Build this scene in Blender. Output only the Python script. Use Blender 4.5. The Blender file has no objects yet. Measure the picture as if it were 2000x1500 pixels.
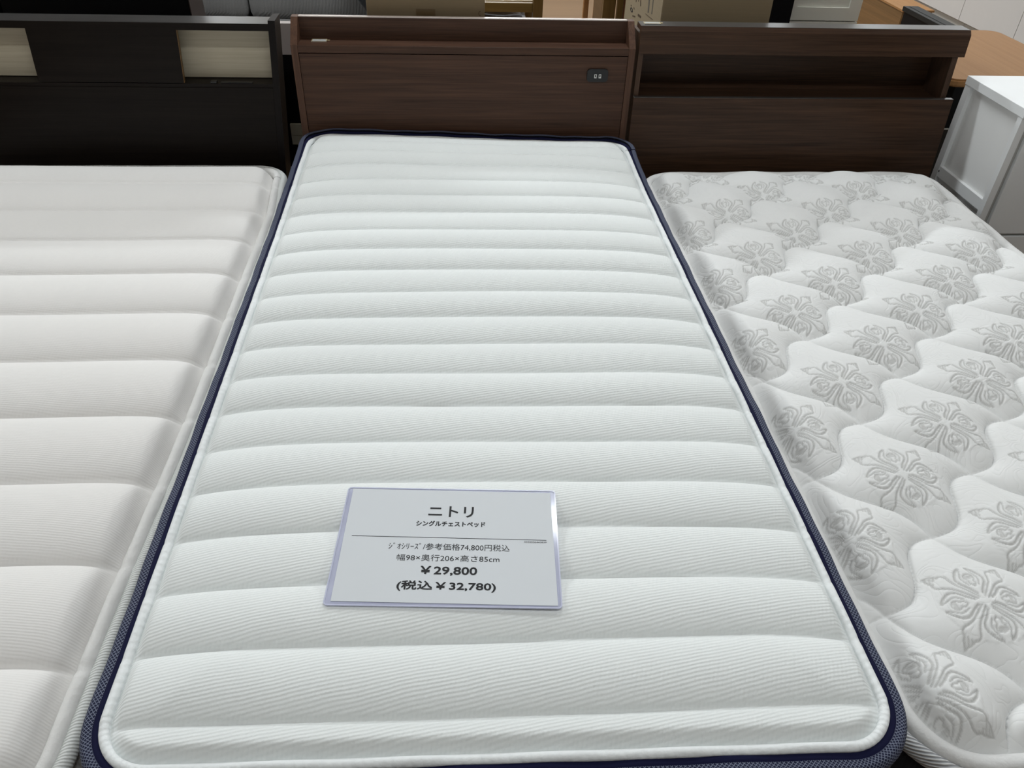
import bpy, bmesh, math, random
import numpy as np
from mathutils import Matrix, Vector

random.seed(4)
rng = np.random.default_rng(4)
S = bpy.context.scene
C = S.collection

# ------------------------------------------------------------------ camera
PITCH, YAW, ROLL = 0.6675664, 0.0913288, 0.0368097
CAM = (-0.0474507, -2.3243583, 1.4096206)
fw = np.array([math.sin(YAW)*math.cos(PITCH), math.cos(YAW)*math.cos(PITCH), -math.sin(PITCH)])
rt = np.array([math.cos(YAW), -math.sin(YAW), 0.0]); up = np.cross(rt, fw)
r2 = rt*math.cos(ROLL)+up*math.sin(ROLL); u2 = -rt*math.sin(ROLL)+up*math.cos(ROLL)
cd = bpy.data.cameras.new('camera'); cam = bpy.data.objects.new('camera', cd); C.objects.link(cam)
m = Matrix.Identity(4)
for i in range(3):
    m[i][0] = r2[i]; m[i][1] = u2[i]; m[i][2] = -fw[i]; m[i][3] = CAM[i]
cam.matrix_world = m
cd.sensor_width = 36.0; cd.sensor_fit = 'HORIZONTAL'; cd.lens = 1519.73/2000*36
cd.clip_start = 0.05; cd.clip_end = 60
S.camera = cam

# ------------------------------------------------------------------ world, exposure, lights
W = bpy.data.worlds.new('World'); S.world = W; W.use_nodes = True
W.node_tree.nodes['Background'].inputs[0].default_value = (0.9, 0.95, 1, 1)
W.node_tree.nodes['Background'].inputs[1].default_value = 0.05
S.view_settings.view_transform = 'Standard'
S.view_settings.look = 'None'
S.view_settings.exposure = -0.72
S.view_settings.gamma = 1.0
S.view_settings.use_curve_mapping = False
CEIL = 3.1
LAMPS = []
for lx, k, cn in ((-3.3, 1.25, 'leftmost'), (0.3, 0.97, 'middle'), (3.9, 0.85, 'rightmost')):
    for ly, pw, rn in ((-2.1, 27, 'behind the camera'), (0.6, 52, 'above the headboards'), (3.2, 125, 'beyond the headboards'), (6.2, 90, 'two rows before the back wall')):
        LAMPS.append((lx, ly, pw*k, '%s white strip light on the ceiling %s' % (cn, rn)))
for lx, cn in ((-3.3, 'leftmost'), (-1.5, 'added second-from-left'), (0.3, 'middle'), (2.1, 'added second-from-right'), (3.9, 'rightmost')):  # both second lamps are extras, added to fill reflections on the headboard tops
    LAMPS.append((lx, 9.6, 75, '%s white strip light in the row nearest the back wall' % cn))
for lx, ly, pw, _l in LAMPS:
    ld = bpy.data.lights.new('ceiling_lamp_light', 'AREA'); ld.shape = 'RECTANGLE'
    ld.size = 1.25; ld.size_y = 0.14; ld.energy = pw; ld.color = (0.92, 0.985, 1.02)
    lo = bpy.data.objects.new('ceiling_lamp_light', ld); C.objects.link(lo)
    lo.location = (lx, ly, CEIL-0.09)

# ------------------------------------------------------------------ helpers
def mesh_from(bm):
    me = bpy.data.meshes.new('m'); bm.to_mesh(me); bm.free(); return me

def tag(o, label=None, cat=None, group=None, kind=None):
    if label: o['label'] = label
    if cat: o['category'] = cat
    if group: o['group'] = group
    if kind: o['kind'] = kind
    return o

def thing(name, label, cat, loc=(0, 0, 0), group=None):
    o = bpy.data.objects.new(name, None); C.objects.link(o); o.location = loc
    o.empty_display_size = 0.1
    return tag(o, label, cat, group)

def root_loc(p):
    v = Vector((0, 0, 0))
    while p is not None:
        v += p.location; p = p.parent
    return v

def obj(name, bm, mat, parent=None, label=None, smooth=False):
    """links bm (in world coordinates) as one mesh object under parent"""
    me = bm if isinstance(bm, bpy.types.Mesh) else mesh_from(bm)
    me.name = name
    if parent is not None:
        v = root_loc(parent)
        me.transform(Matrix.Translation(-v))
    o = bpy.data.objects.new(name, me); C.objects.link(o)
    if parent is not None: o.parent = parent
    if mat is not None: me.materials.append(mat)
    if label: o['label'] = label
    if smooth:
        me.polygons.foreach_set('use_smooth', [True]*len(me.polygons))
    return o

def box(bm, x0, x1, y0, y1, z0, z1, bev=0.0, seg=2):
    vs = [bm.verts.new((x, y, z)) for x in (x0, x1) for y in (y0, y1) for z in (z0, z1)]
    q = [(0, 1, 3, 2), (4, 6, 7, 5), (0, 4, 5, 1), (2, 3, 7, 6), (0, 2, 6, 4), (1, 5, 7, 3)]
    fs = [bm.faces.new([vs[i] for i in f]) for f in q]
    if bev > 0:
        es = list({e for f in fs for e in f.edges})
        bmesh.ops.bevel(bm, geom=es, offset=bev, segments=seg, affect='EDGES', profile=0.5)
    return bm

def bx(*a, **k):
    return box(bmesh.new(), *a, **k)

def prism_x(bm, prof, x0, x1):
    """extrudes a (y,z) polygon along x"""
    a = [bm.verts.new((x0, y, z)) for y, z in prof]; b = [bm.verts.new((x1, y, z)) for y, z in prof]
    n = len(prof)
    bm.faces.new(a); bm.faces.new(b[::-1])
    for i in range(n):
        bm.faces.new((a[i], b[i], b[(i+1) % n], a[(i+1) % n]))
    bmesh.ops.recalc_face_normals(bm, faces=bm.faces[:])
    return bm

def prism_z(bm, prof, z0, z1):
    a = [bm.verts.new((x, y, z0)) for x, y in prof]; b = [bm.verts.new((x, y, z1)) for x, y in prof]
    n = len(prof)
    bm.faces.new(a); bm.faces.new(b[::-1])
    for i in range(n):
        bm.faces.new((a[i], b[i], b[(i+1) % n], a[(i+1) % n]))
    bmesh.ops.recalc_face_normals(bm, faces=bm.faces[:])
    return bm

def rrect(cx, cy, w, h, r, n=6):
    pts = []
    for sx, sy, a0 in ((1, 1, 0), (-1, 1, 90), (-1, -1, 180), (1, -1, 270)):
        for k in range(n+1):
            a = math.radians(a0+90*k/n)
            pts.append((cx+sx*(w/2-r)+r*math.cos(a), cy+sy*(h/2-r)+r*math.sin(a)))
    return pts

def grid_mesh(P, uv=None, attr=None, loop_u=False):
    """P (nu,nv,3) -> quad mesh"""
    nu, nv = P.shape[:2]
    idx = np.arange(nu*nv).reshape(nu, nv)
    if loop_u:
        a = idx; b = np.roll(idx, -1, axis=0)
    else:
        a = idx[:-1]; b = idx[1:]
    f = np.stack([a[:, :-1], b[:, :-1], b[:, 1:], a[:, 1:]], -1).reshape(-1, 4)
    me = bpy.data.meshes.new('g')
    me.vertices.add(nu*nv); me.vertices.foreach_set('co', P.reshape(-1).astype(np.float32))
    nf = len(f)
    me.loops.add(nf*4); me.loops.foreach_set('vertex_index', f.reshape(-1).astype(np.int32))
    me.polygons.add(nf)
    me.polygons.foreach_set('loop_start', np.arange(0, nf*4, 4, dtype=np.int32))
    me.polygons.foreach_set('loop_total', np.full(nf, 4, dtype=np.int32))
    me.polygons.foreach_set('use_smooth', np.ones(nf, dtype=bool))
    me.update(calc_edges=True)
    if uv is not None:
        l = me.uv_layers.new(name='UVMap')
        U = uv.reshape(-1, 2)[f.reshape(-1)]
        l.data.foreach_set('uv', U.reshape(-1).astype(np.float32))
    if attr is not None:
        for k, v in attr.items():
            at = me.attributes.new(k, 'FLOAT', 'POINT'); at.data.foreach_set('value', v.reshape(-1).astype(np.float32))
    me.validate()
    return me

# ------------------------------------------------------------------ materials
class NT:
    def __init__(s, name):
        s.m = bpy.data.materials.new(name); s.m.use_nodes = True
        s.t = s.m.node_tree; s.b = s.t.nodes['Principled BSDF']
    def n(s, ty, **k):
        x = s.t.nodes.new(ty)
        for a, v in k.items(): setattr(x, a, v)
        return x
    def l(s, a, b): s.t.links.new(a, b)
    def math(s, op, a, b=None, c=None):
        x = s.n('ShaderNodeMath', operation=op)
        for i, v in enumerate((a, b, c)):
            if v is None: continue
            if isinstance(v, (int, float)): x.inputs[i].default_value = v
            else: s.l(v, x.inputs[i])
        return x.outputs[0]
    def coord(s, kind='Object'):
        return s.n('ShaderNodeTexCoord').outputs[kind]
    def dot(s, vec, d):
        x = s.n('ShaderNodeVectorMath', operation='DOT_PRODUCT'); s.l(vec, x.inputs[0]); x.inputs[1].default_value = d
        return x.outputs['Value']
    def map(s, vec, scale):
        x = s.n('ShaderNodeMapping'); s.l(vec, x.inputs[0]); x.inputs['Scale'].default_value = scale
        return x.outputs[0]
    def noise(s, vec, sc, det=3, rough=0.5, dist=0.0):
        x = s.n('ShaderNodeTexNoise'); s.l(vec, x.inputs['Vector'])
        x.inputs['Scale'].default_value = sc; x.inputs['Detail'].default_value = det
        x.inputs['Roughness'].default_value = rough; x.inputs['Distortion'].default_value = dist
        return x.outputs['Fac']
    def ramp(s, fac, stops):
        x = s.n('ShaderNodeValToRGB'); s.l(fac, x.inputs[0])
        e = x.color_ramp.elements
        while len(e) < len(stops): e.new(0.5)
        for i, (p, c) in enumerate(stops):
            e[i].position = p; e[i].color = (*c, 1)
        return x.outputs[0]
    def mix(s, fac, a, b):
        x = s.n('ShaderNodeMix', data_type='RGBA')
        for i, v in ((0, fac), (6, a), (7, b)):
            if isinstance(v, (int, float)): x.inputs[i].default_value = v
            elif isinstance(v, tuple): x.inputs[i].default_value = (*v, 1)
            else: s.l(v, x.inputs[i])
        return x.outputs[2]
    def bump(s, h, strength=0.5, dist=0.001):
        x = s.n('ShaderNodeBump'); s.l(h, x.inputs['Height'])
        x.inputs['Strength'].default_value = strength; x.inputs['Distance'].default_value = dist
        s.l(x.outputs[0], s.b.inputs['Normal'])
    def set(s, col=None, rough=0.5, spec=0.5, metal=0.0, **k):
        if isinstance(col, tuple): s.b.inputs['Base Color'].default_value = (*col, 1)
        elif col is not None: s.l(col, s.b.inputs['Base Color'])
        s.b.inputs['Roughness'].default_value = rough
        s.b.inputs['Specular IOR Level'].default_value = spec
        s.b.inputs['Metallic'].default_value = metal
        return s.m

def plain(name, col, rough=0.5, spec=0.5, var=0.06, metal=0.0):
    t = NT(name); v = t.noise(t.coord(), 9, 4)
    c2 = tuple(x*(1-var) for x in col)
    t.set(t.mix(v, col, c2), rough, spec, metal); return t.m

def wood(name, dark, light, rough=0.45, axis='x', spec=0.4, scale=1.0, bump=0.15, fine=0.5):
    t = NT(name); co = t.coord()
    sc = {'x': (2.2, 75, 75), 'y': (75, 2.2, 75), 'z': (75, 75, 2.2)}[axis]
    sf = {'x': (7, 420, 420), 'y': (420, 7, 420), 'z': (420, 420, 7)}[axis]
    a = t.noise(t.map(co, tuple(s*scale for s in sc)), 1.0, 4, 0.6, 0.6)
    b = t.noise(t.map(co, tuple(s*scale for s in sf)), 1.0, 2, 0.5)
    f = t.math('ADD', t.math('MULTIPLY', a, 1-fine*0.5), t.math('MULTIPLY', b, fine*0.5))
    col = t.ramp(f, [(0.31, dark), (0.67, light)])
    t.bump(f, bump, 0.0006)
    t.set(col, rough, spec); return t.m

def card(name, col):
    t = NT(name); co = t.coord()
    a = t.noise(t.map(co, (1, 1, 60)), 6, 3)
    t.set(t.mix(a, col, tuple(x*0.85 for x in col)), 0.8, 0.2); return t.m

def fabric_knit(name, col, pitch, tilt, cell, amp=0.35, dist=0.0006, low=0.03):
    """knitted ticking: fine ribs broken into cells"""
    t = NT(name); co = t.coord()
    wob = t.math('MULTIPLY', t.noise(co, 14, 2), 0.006)
    k = 2*math.pi/pitch
    r1 = t.math('SINE', t.math('MULTIPLY', t.math('ADD', t.dot(co, (tilt, 1, 0)), wob), k))
    k2 = 2*math.pi/cell
    r2_ = t.math('SINE', t.math('MULTIPLY', t.dot(co, (1, -0.3, 0)), k2))
    h = t.math('ADD', r1, t.math('MULTIPLY', r2_, 0.55))
    h = t.math('ADD', h, t.math('MULTIPLY', t.noise(co, 420, 2), 0.8))
    t.bump(h, amp, dist)
    lowv = t.noise(co, 3, 3)
    t.set(t.mix(lowv, col, tuple(x*(1-low) for x in col)), 0.9, 0.15)
    t.b.inputs['Sheen Weight'].default_value = 0.1
    return t.m

M = {}
M['walnut'] = wood('walnut_laminate', (0.0371, 0.0183, 0.0115), (0.0952, 0.0473, 0.0293), 0.42, spec=0.2, fine=0.75)
M['walnut_v'] = wood('walnut_edge_vertical', (0.0570, 0.0281, 0.0179), (0.1283, 0.0651, 0.0403), 0.42, axis='z', spec=0.2, fine=0.75)
M['walnut2'] = wood('smoked_walnut_laminate', (0.0240, 0.0122, 0.0072), (0.0840, 0.0435, 0.0253), 0.4, spec=0.2, fine=0.75)
M['walnut2_v'] = wood('smoked_walnut_edge', (0.0400, 0.0231, 0.0150), (0.0880, 0.0490, 0.0300), 0.42, axis='z', spec=0.2, fine=0.75)
M['espresso'] = wood('espresso_laminate', (0.0065, 0.0045, 0.0036), (0.0130, 0.0095, 0.0076), 0.4, bump=0.1, spec=0.12, fine=0.75)
M['espresso_v'] = wood('espresso_edge', (0.0065, 0.0049, 0.0045), (0.0120, 0.0090, 0.0081), 0.4, axis='z', bump=0.1, spec=0.12, fine=0.75)
M['ash'] = wood('pale_ash_back', (0.42, 0.36, 0.26), (0.54, 0.48, 0.36), 0.5, scale=1.3)
M['top_gloss'] = wood('glossy_dark_top', (0.05, 0.048, 0.046), (0.07, 0.066, 0.064), 0.30, spec=1.0, bump=0.02)
M['cap_sheen'] = wood('painted_cap_sheen', (0.46, 0.39, 0.35), (0.52, 0.44, 0.40), 0.28, spec=1.0, bump=0.02)  # pale base colour paints the bright reflection on the centre headboard cap
M['pine'] = wood('varnished_pine', (0.13, 0.075, 0.02), (0.21, 0.13, 0.04), 0.35, scale=0.7)
M['pine_v'] = wood('varnished_pine_post', (0.10, 0.055, 0.014), (0.16, 0.09, 0.028), 0.35, axis='z', scale=0.7)
M['oak'] = wood('light_oak', (0.26, 0.13, 0.050), (0.32, 0.17, 0.07), 0.6, spec=0.1, axis='y', scale=0.6)
M['oak_z'] = wood('oak_side', (0.12, 0.065, 0.022), (0.19, 0.10, 0.036), 0.5, axis='y', scale=0.6)
M['redwood'] = wood('reddish_board', (0.19, 0.07, 0.03), (0.28, 0.11, 0.05), 0.45, axis='z')
M['white_lam'] = plain('white_laminate', (0.80, 0.81, 0.81), 0.35, 0.4, 0.03)
M['white_panel'] = plain('white_back_panel', (0.80, 0.80, 0.79), 0.5, 0.3, 0.03)
M['white_wood'] = plain('white_painted_wood', (0.66, 0.65, 0.58), 0.4, 0.4, 0.05)
M['cabinet_white'] = plain('warm_white_doors', (0.66, 0.64, 0.62), 0.4, 0.4, 0.05)
M['cabinet_plinth'] = plain('grey_plinth', (0.50, 0.49, 0.46), 0.5, 0.3, 0.05)
M['black'] = plain('black_lacquer', (0.004, 0.004, 0.0045), 0.5, 0.12, 0.2)
M['black_top'] = plain('black_top', (0.018, 0.018, 0.017), 0.5, 0.12, 0.2)
M['black_fabric'] = fabric_knit('black_side_fabric', (0.008, 0.008, 0.012), 0.004, 0, 0.004)
M['brown_dark'] = plain('dark_brown_side', (0.03, 0.019, 0.016), 0.5, 0.3, 0.2)
M['sofa'] = fabric_knit('charcoal_sofa_fabric', (0.27, 0.265, 0.26), 0.006, 0.4, 0.005, 0.6, 0.001, 0.35)
M['pillow'] = fabric_knit('dark_pillow_fabric', (0.035, 0.036, 0.038), 0.006, 0.4, 0.005, 0.5, 0.001, 0.3)
M['carton'] = card('brown_cardboard', (0.235, 0.175, 0.105))
M['carton2'] = card('olive_cardboard', (0.29, 0.225, 0.14))
M['carton_pale'] = card('pale_cardboard_side', (0.36, 0.29, 0.19))
M['tape'] = plain('packing_tape', (0.14, 0.09, 0.04), 0.3, 0.5)
M['ink'] = plain('black_ink', (0.02, 0.02, 0.022), 0.6, 0.2)
M['ink_brown'] = plain('carton_print', (0.09, 0.06, 0.035), 0.7, 0.2)
M['ink_grey'] = plain('carton_print_grey', (0.15, 0.135, 0.11), 0.7, 0.2)
M['beige'] = plain('pinkish_beige_board', (0.42, 0.37, 0.35), 0.5, 0.3)
M['cream'] = plain('cream_block', (0.46, 0.46, 0.38), 0.5, 0.3)
M['plastic_grey'] = plain('grey_plastic_wrap', (0.24, 0.25, 0.27), 0.2, 0.6, 0.6)
M['plastic_black'] = plain('black_plastic', (0.012, 0.012, 0.013), 0.4, 0.4)
M['socket'] = plain('pale_socket_contacts', (0.75, 0.75, 0.72), 0.3, 0.6)
M['gold'] = plain('gold_foil', (0.75, 0.62, 0.36), 0.35, 0.8, 0.2, 0.6)
M['silver'] = plain('silver_label', (0.55, 0.56, 0.56), 0.35, 0.6, 0.3)
M['paper'] = plain('white_paper', (0.64, 0.665, 0.69), 0.6, 0.3, 0.01)

# centre mattress: cool white knit with oblique ribs
M['knit_cool'] = fabric_knit('cool_white_knit', (0.80, 0.822, 0.81), 0.0048, -0.16, 0.0056, 0.36, 0.0005, 0.02)
M['knit_warm'] = fabric_knit('warm_white_knit', (0.82, 0.80, 0.777), 0.0040, 0.10, 0.0065, 0.2, 0.0005, 0.05)
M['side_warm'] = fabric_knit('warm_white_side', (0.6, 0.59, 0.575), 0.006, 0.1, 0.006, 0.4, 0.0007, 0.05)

def white_roll(name, col, pitch):
    t = NT(name); uv = t.coord('UV')
    w = t.math('SINE', t.math('MULTIPLY', t.dot(uv, (1, 0.25, 0)), 2*math.pi/pitch))
    n = t.noise(t.map(uv, (1, 1, 1)), 90, 3)
    t.bump(t.math('ADD', t.math('MULTIPLY', w, 0.35), t.math('MULTIPLY', n, 3)), 0.5, 0.0012)
    t.set(col, 0.85, 0.15); return t.m
M['roll_cool'] = white_roll('cool_white_piping', (0.82, 0.84, 0.84), 0.011)
M['roll_warm'] = white_roll('warm_white_piping', (0.74, 0.73, 0.71), 0.05)

def ribbed(name, a, b, pitch, slant, bumpd=0.0012, sharp=1.0):
    t = NT(name); uv = t.coord('UV')
    w = t.math('SINE', t.math('MULTIPLY', t.dot(uv, (1, slant, 0)), 2*math.pi/pitch))
    f = t.math('ADD', t.math('MULTIPLY', w, 0.5*sharp), 0.5)
    t.bump(w, 0.7, bumpd)
    t.set(t.mix(f, a, b), 0.8, 0.2); return t.m
M['tape_rib'] = ribbed('pale_grosgrain_tape', (0.60, 0.61, 0.59), (0.68, 0.69, 0.67), 0.0044, 0.30, 0.0005)
M['tape_stripe'] = ribbed('striped_silver_tape', (0.33, 0.34, 0.36), (0.80, 0.80, 0.80), 0.009, -1.6)

def navy_tape():
    t = NT('navy_braided_tape'); uv = t.coord('UV')
    k = 2*math.pi/0.0052
    a = t.math('SINE', t.math('MULTIPLY', t.dot(uv, (1, 1.1, 0)), k))
    b = t.math('SINE', t.math('MULTIPLY', t.dot(uv, (1, -1.1, 0)), k))
    mx = t.math('MAXIMUM', a, b)
    f = t.math('SMOOTH_MIN', t.math('MAXIMUM', t.math('MULTIPLY', t.math('SUBTRACT', mx, 0.62), 3.2), 0.0), 1.0, 0.1)
    t.bump(mx, 0.6, 0.0008)
    t.set(t.mix(f, (0.010, 0.013, 0.040), (0.17, 0.19, 0.26)), 0.7, 0.25)
    return t.m
M['tape_navy'] = navy_tape()
M['navy'] = plain('navy_band', (0.006, 0.007, 0.035), 0.8, 0.15)

def damask():
    t = NT('damask_ticking'); co = t.coord()
    at = t.n('ShaderNodeAttribute', attribute_name='motif')
    fine = t.math('SINE', t.math('MULTIPLY', t.dot(co, (1, 0.5, 0)), 2*math.pi/0.0022))
    f = t.math('MULTIPLY', at.outputs['Fac'], t.math('ADD', 0.88, t.math('MULTIPLY', fine, 0.12)))
    # raised scroll quilting relief of the ground weave
    na = t.noise(co, 13, 1, 0.4, 1.5)
    scr = t.math('POWER', t.math('ABSOLUTE', t.math('SINE', t.math('MULTIPLY', na, 27.0))), 0.6)
    h = t.math('ADD', t.math('MULTIPLY', scr, t.math('SUBTRACT', 1.0, t.math('MULTIPLY', at.outputs['Fac'], 0.5))),
               t.math('MULTIPLY', t.noise(co, 500, 2), 0.12))
    t.bump(h, 0.4, 0.0012)
    t.set(t.mix(f, (0.775, 0.775, 0.765), (0.50, 0.495, 0.48)), 0.75, 0.25)
    return t.m
M['damask'] = damask()
M['roll_damask'] = white_roll('damask_piping', (0.74, 0.735, 0.725), 0.12)

# ------------------------------------------------------------------ structure
def floor_mat():
    t = NT('oak_laminate_floor'); co = t.coord()
    br = t.n('ShaderNodeTexBrick'); t.l(co, br.inputs['Vector'])
    br.inputs['Scale'].default_value = 1; br.inputs['Brick Width'].default_value = 1.2; br.inputs['Row Height'].default_value = 0.11
    br.inputs['Mortar Size'].default_value = 0.0012; br.inputs['Bias'].default_value = 0.0
    br.inputs['Color1'].default_value = (0.16, 0.094, 0.046, 1); br.inputs['Color2'].default_value = (0.19, 0.115, 0.058, 1)
    br.inputs['Mortar'].default_value = (0.2, 0.11, 0.05, 1)
    g = t.noise(t.map(co, (2, 50, 1)), 1, 4)
    c = t.mix(t.math('MULTIPLY', g, 0.5), br.outputs['Color'], (0.11, 0.06, 0.026))
    t.set(c, 0.6, 0.12); return t.m
RX0, RX1, RY0, RY1 = -6.0, 6.6, -5.0, 13.0
M['floor'] = floor_mat()
M['wall'] = plain('painted_wall', (0.72, 0.71, 0.68), 0.8, 0.2, 0.04)
M['ceiling'] = plain('ceiling_board', (0.8, 0.8, 0.78), 0.9, 0.1, 0.03)
tag(obj('floor', bx(RX0, RX1, RY0, RY1, -0.1, 0), M['floor']), kind='structure')
tag(obj('ceiling', bx(RX0, RX1, RY0, RY1, CEIL, CEIL+0.1), M['ceiling']), kind='structure')
tag(obj('wall_left', bx(RX0-0.1, RX0, RY0, RY1, 0, CEIL), M['wall']), kind='structure')
tag(obj('wall_right', bx(RX1, RX1+0.1, RY0, RY1, 0, CEIL), M['wall']), kind='structure')
tag(obj('wall_back', bx(RX0, RX1, RY1, RY1+0.1, 0, CEIL), M['wall']), kind='structure')
tag(obj('wall_front', bx(RX0, RX1, RY0-0.1, RY0, 0, CEIL), M['wall']), kind='structure')
M['lamp_white'] = plain('lamp_housing', (0.85, 0.85, 0.85), 0.4)
tl = NT('lamp_diffuser'); tl.b.inputs['Emission Color'].default_value = (1, 0.985, 0.95, 1); tl.b.inputs['Emission Strength'].default_value = 6.0
tl.set((0.9, 0.9, 0.9), 0.5); M['diffuser'] = tl.m; tl.m.cycles.emission_sampling = 'NONE'
for lx, ly, pw, lab in LAMPS:
    t = thing('ceiling_light', lab, 'ceiling light', (lx, ly, CEIL), 'strip lights on the ceiling')
    obj('housing', bx(lx-0.65, lx+0.65, ly-0.09, ly+0.09, CEIL-0.06, CEIL, bev=0.005), M['lamp_white'], t)
    obj('diffuser', bx(lx-0.63, lx+0.63, ly-0.07, ly+0.07, CEIL-0.08, CEIL-0.0605), M['diffuser'], t)

# ------------------------------------------------------------------ mattresses
def sm(t):
    t = np.clip(t, 0, 1); return t*t*(3-2*t)

class Outline:
    def __init__(s, x0, x1, y0, y1, r, warp=None):
        s.x0, s.x1, s.y0, s.y1, s.r = x0, x1, y0, y1, r
        s.warp = warp or (lambda x, y: (x, y))
    def loop(s, e, n_arc=14, ds=0.02):
        X0, X1, Y0, Y1 = s.x0, s.x1, s.y0, s.y1; r = s.r
        pts = []
        def arc(cx, cy, a0):
            for k in range(n_arc+1):
                a = math.radians(a0+90*k/n_arc); pts.append((cx+(r-e)*math.cos(a), cy+(r-e)*math.sin(a)))
        def seg(p, q):
            n = max(2, int(math.hypot(q[0]-p[0], q[1]-p[1])/ds))
            for k in range(1, n): pts.append((p[0]+(q[0]-p[0])*k/n, p[1]+(q[1]-p[1])*k/n))
        arc(X1-r, Y1-r, 0); seg((X1-r, Y1-e), (X0+r, Y1-e)); arc(X0+r, Y1-r, 90); seg((X0+e, Y1-r), (X0+e, Y0+r))
        arc(X0+r, Y0+r, 180); seg((X0+r, Y0+e), (X1-r, Y0+e)); arc(X1-r, Y0+r, 270); seg((X1-e, Y0+r), (X1-e, Y1-r))
        return np.array(pts)
    def sweep(s, prof, zoff=None, disp=None, ds=0.02):
        """prof: list of (inset, z). returns mesh with UV in metres"""
        base = s.loop(0.0, ds=ds); d = np.linalg.norm(np.roll(base, -1, 0)-base, axis=1)
        u = np.concatenate([[0], np.cumsum(d)[:-1]])
        cum = [0.0]
        for (a, b), (c, d2) in zip(prof[:-1], prof[1:]): cum.append(cum[-1]+math.hypot(c-a, d2-b))
        base = np.vstack([base, base[:1]]); u = np.append(u, d.sum())
        P = np.zeros((len(base), len(prof), 3)); UV = np.zeros((len(base), len(prof), 2))
        for j, (e, z) in enumerate(prof):
            q = s.loop(e, ds=ds); q = np.vstack([q, q[:1]])
            x, y = s.warp(q[:, 0], q[:, 1])
            zo = zoff(q[:, 0], q[:, 1]) if zoff else 0
            if disp is not None: zo = zo+disp(u, j/(len(prof)-1), q[:, 0], q[:, 1])
            P[:, j] = np.stack([x, y, z+zo+0*x], -1); UV[:, j, 0] = u; UV[:, j, 1] = cum[j]
        return grid_mesh(P, UV)
    def inside(s, x, y, e):
        """distance from the outline inset by e (positive inside)"""
        cx, cy = (s.x0+s.x1)/2, (s.y0+s.y1)/2; hx, hy = (s.x1-s.x0)/2-e, (s.y1-s.y0)/2-e; r = s.r-e
        qx = np.abs(x-cx)-hx+r; qy = np.abs(y-cy)-hy+r
        return -(np.hypot(np.maximum(qx, 0), np.maximum(qy, 0))+np.minimum(np.maximum(qx, qy), 0)-r)
    def panel(s, e, ys, nu, us=None):
        """grid inside the outline inset by e. ys rows (absolute), returns x,y arrays (nu,len(ys))"""
        X0, X1, Y0, Y1 = s.x0+e, s.x1-e, s.y0+e, s.y1-e; R = s.r-e
        d = np.minimum(ys-Y0, Y1-ys); d = np.clip(d, 0, R)
        sh = R-np.sqrt(np.maximum(R*R-(R-d)**2, 0))
        u = np.linspace(0, 1, nu) if us is None else us
        xl = X0+sh; xr = X1-sh
        x = xl[None]+(xr-xl)[None]*u[:, None]; y = np.repeat(ys[None], len(u), 0)
        return x, y

def rows(Y0, Y1, far, near, R):
    """row positions: fine near the camera, extra ones in the rounded ends"""
    ys = [Y0]; y = Y0
    while y < Y1:
        t = (y-Y0)/(Y1-Y0); st = near+(far-near)*t
        d = min(y-Y0, Y1-y)
        if d < R*0.5: st = min(st, 0.0006+d*0.12)
        y += max(st, 0.0006); ys.append(min(y, Y1))
    return np.array(ys)

def lowf(x, y, amp, seed=0):
    r = np.random.default_rng(seed); z = 0
    for k in range(7):
        a, b, p = r.uniform(-9, 9), r.uniform(-9, 9), r.uniform(0, 6.28)
        z = z+np.sin(a*x+b*y+p)
    return z*amp/3.0

# ---- centre mattress (navy taped edge)
def warpC(x, y):
    k = sm((y+0.45)/0.4)*sm((x-0.2)/0.3)*0.005
    return x+k-0.002*(1-sm((y+0.3)/0.3)), y-0.020*x*(1+0.0*y)
OC = Outline(-0.487, 0.495, -1.925, -0.012, 0.092, warpC)
zoC = lambda x, y: 0.014*sm((y+0.7)/0.7)*sm((0.35-x)/0.7)
mc = thing('mattress', 'white mattress with navy braided edge tape, carrying the price card', 'mattress', (0, -0.97, 0.33))
def wob(u, v, x, y): return 0.0012*np.sin(u*23)+0.0009*np.sin(u*61+1)
obj('side_border', OC.sweep([(0.03, 0.333), (0.006, 0.337), (0.0, 0.36), (-0.004, 0.43), (0.002, 0.507)], zoC), M['black_fabric'], mc, 'black fabric side', True)
obj('base_cover', prism_z(bmesh.new(), [OC.warp(*p) for p in OC.loop(0.03, ds=0.3)], 0.33, 0.334), M['black_fabric'], mc)
zoT = lambda x, y: zoC(x, y)+0.015*sm((y+0.17)/0.12)
pr = [(0.003, 0.505)]+[(0.0075-0.0085*math.cos(a), 0.5155+0.0145*math.sin(a)) for a in np.radians([-20, 5, 30, 55, 75, 90, 110])]+[(0.0145, 0.5285)]
obj('edge_tape', OC.sweep(pr, zoT, wob, ds=0.01), M['tape_navy'], mc, 'navy edge tape with pale grey braid')
obj('inner_band', OC.sweep([(0.0135, 0.5275), (0.0165, 0.5298), (0.0215, 0.530), (0.0245, 0.526)], lambda x, y: zoC(x, y)+0.010*sm((y+0.17)/0.12), wob, ds=0.01), M['navy'], mc, 'plain dark navy band')
SP = 0.0921363; Y00 = -1.8505
yl = lambda x, y: (y-Y00)/SP
def pip_disp(u, v, x, y):
    k = yl(x, y); c = np.exp(-(np.minimum(k % 1, 1-k % 1)*SP/0.004)**2)
    side = (np.abs(x) > 0.40)
    return -0.0028*c*side*math.sin(math.pi*v)+0.0008*np.sin(u*41)*math.sin(math.pi*v)
pr = [(0.0225, 0.527)]+[(0.0280-0.0058*math.cos(a), 0.5305+0.0058*math.sin(a)) for a in np.radians([0, 25, 50, 75, 90, 110, 135, 160, 180])]+[(0.0342, 0.525)]
obj('piping', OC.sweep(pr, zoC, pip_disp, ds=0.006), M['roll_cool'], mc, 'white puckered piping')
e = 0.0325
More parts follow.
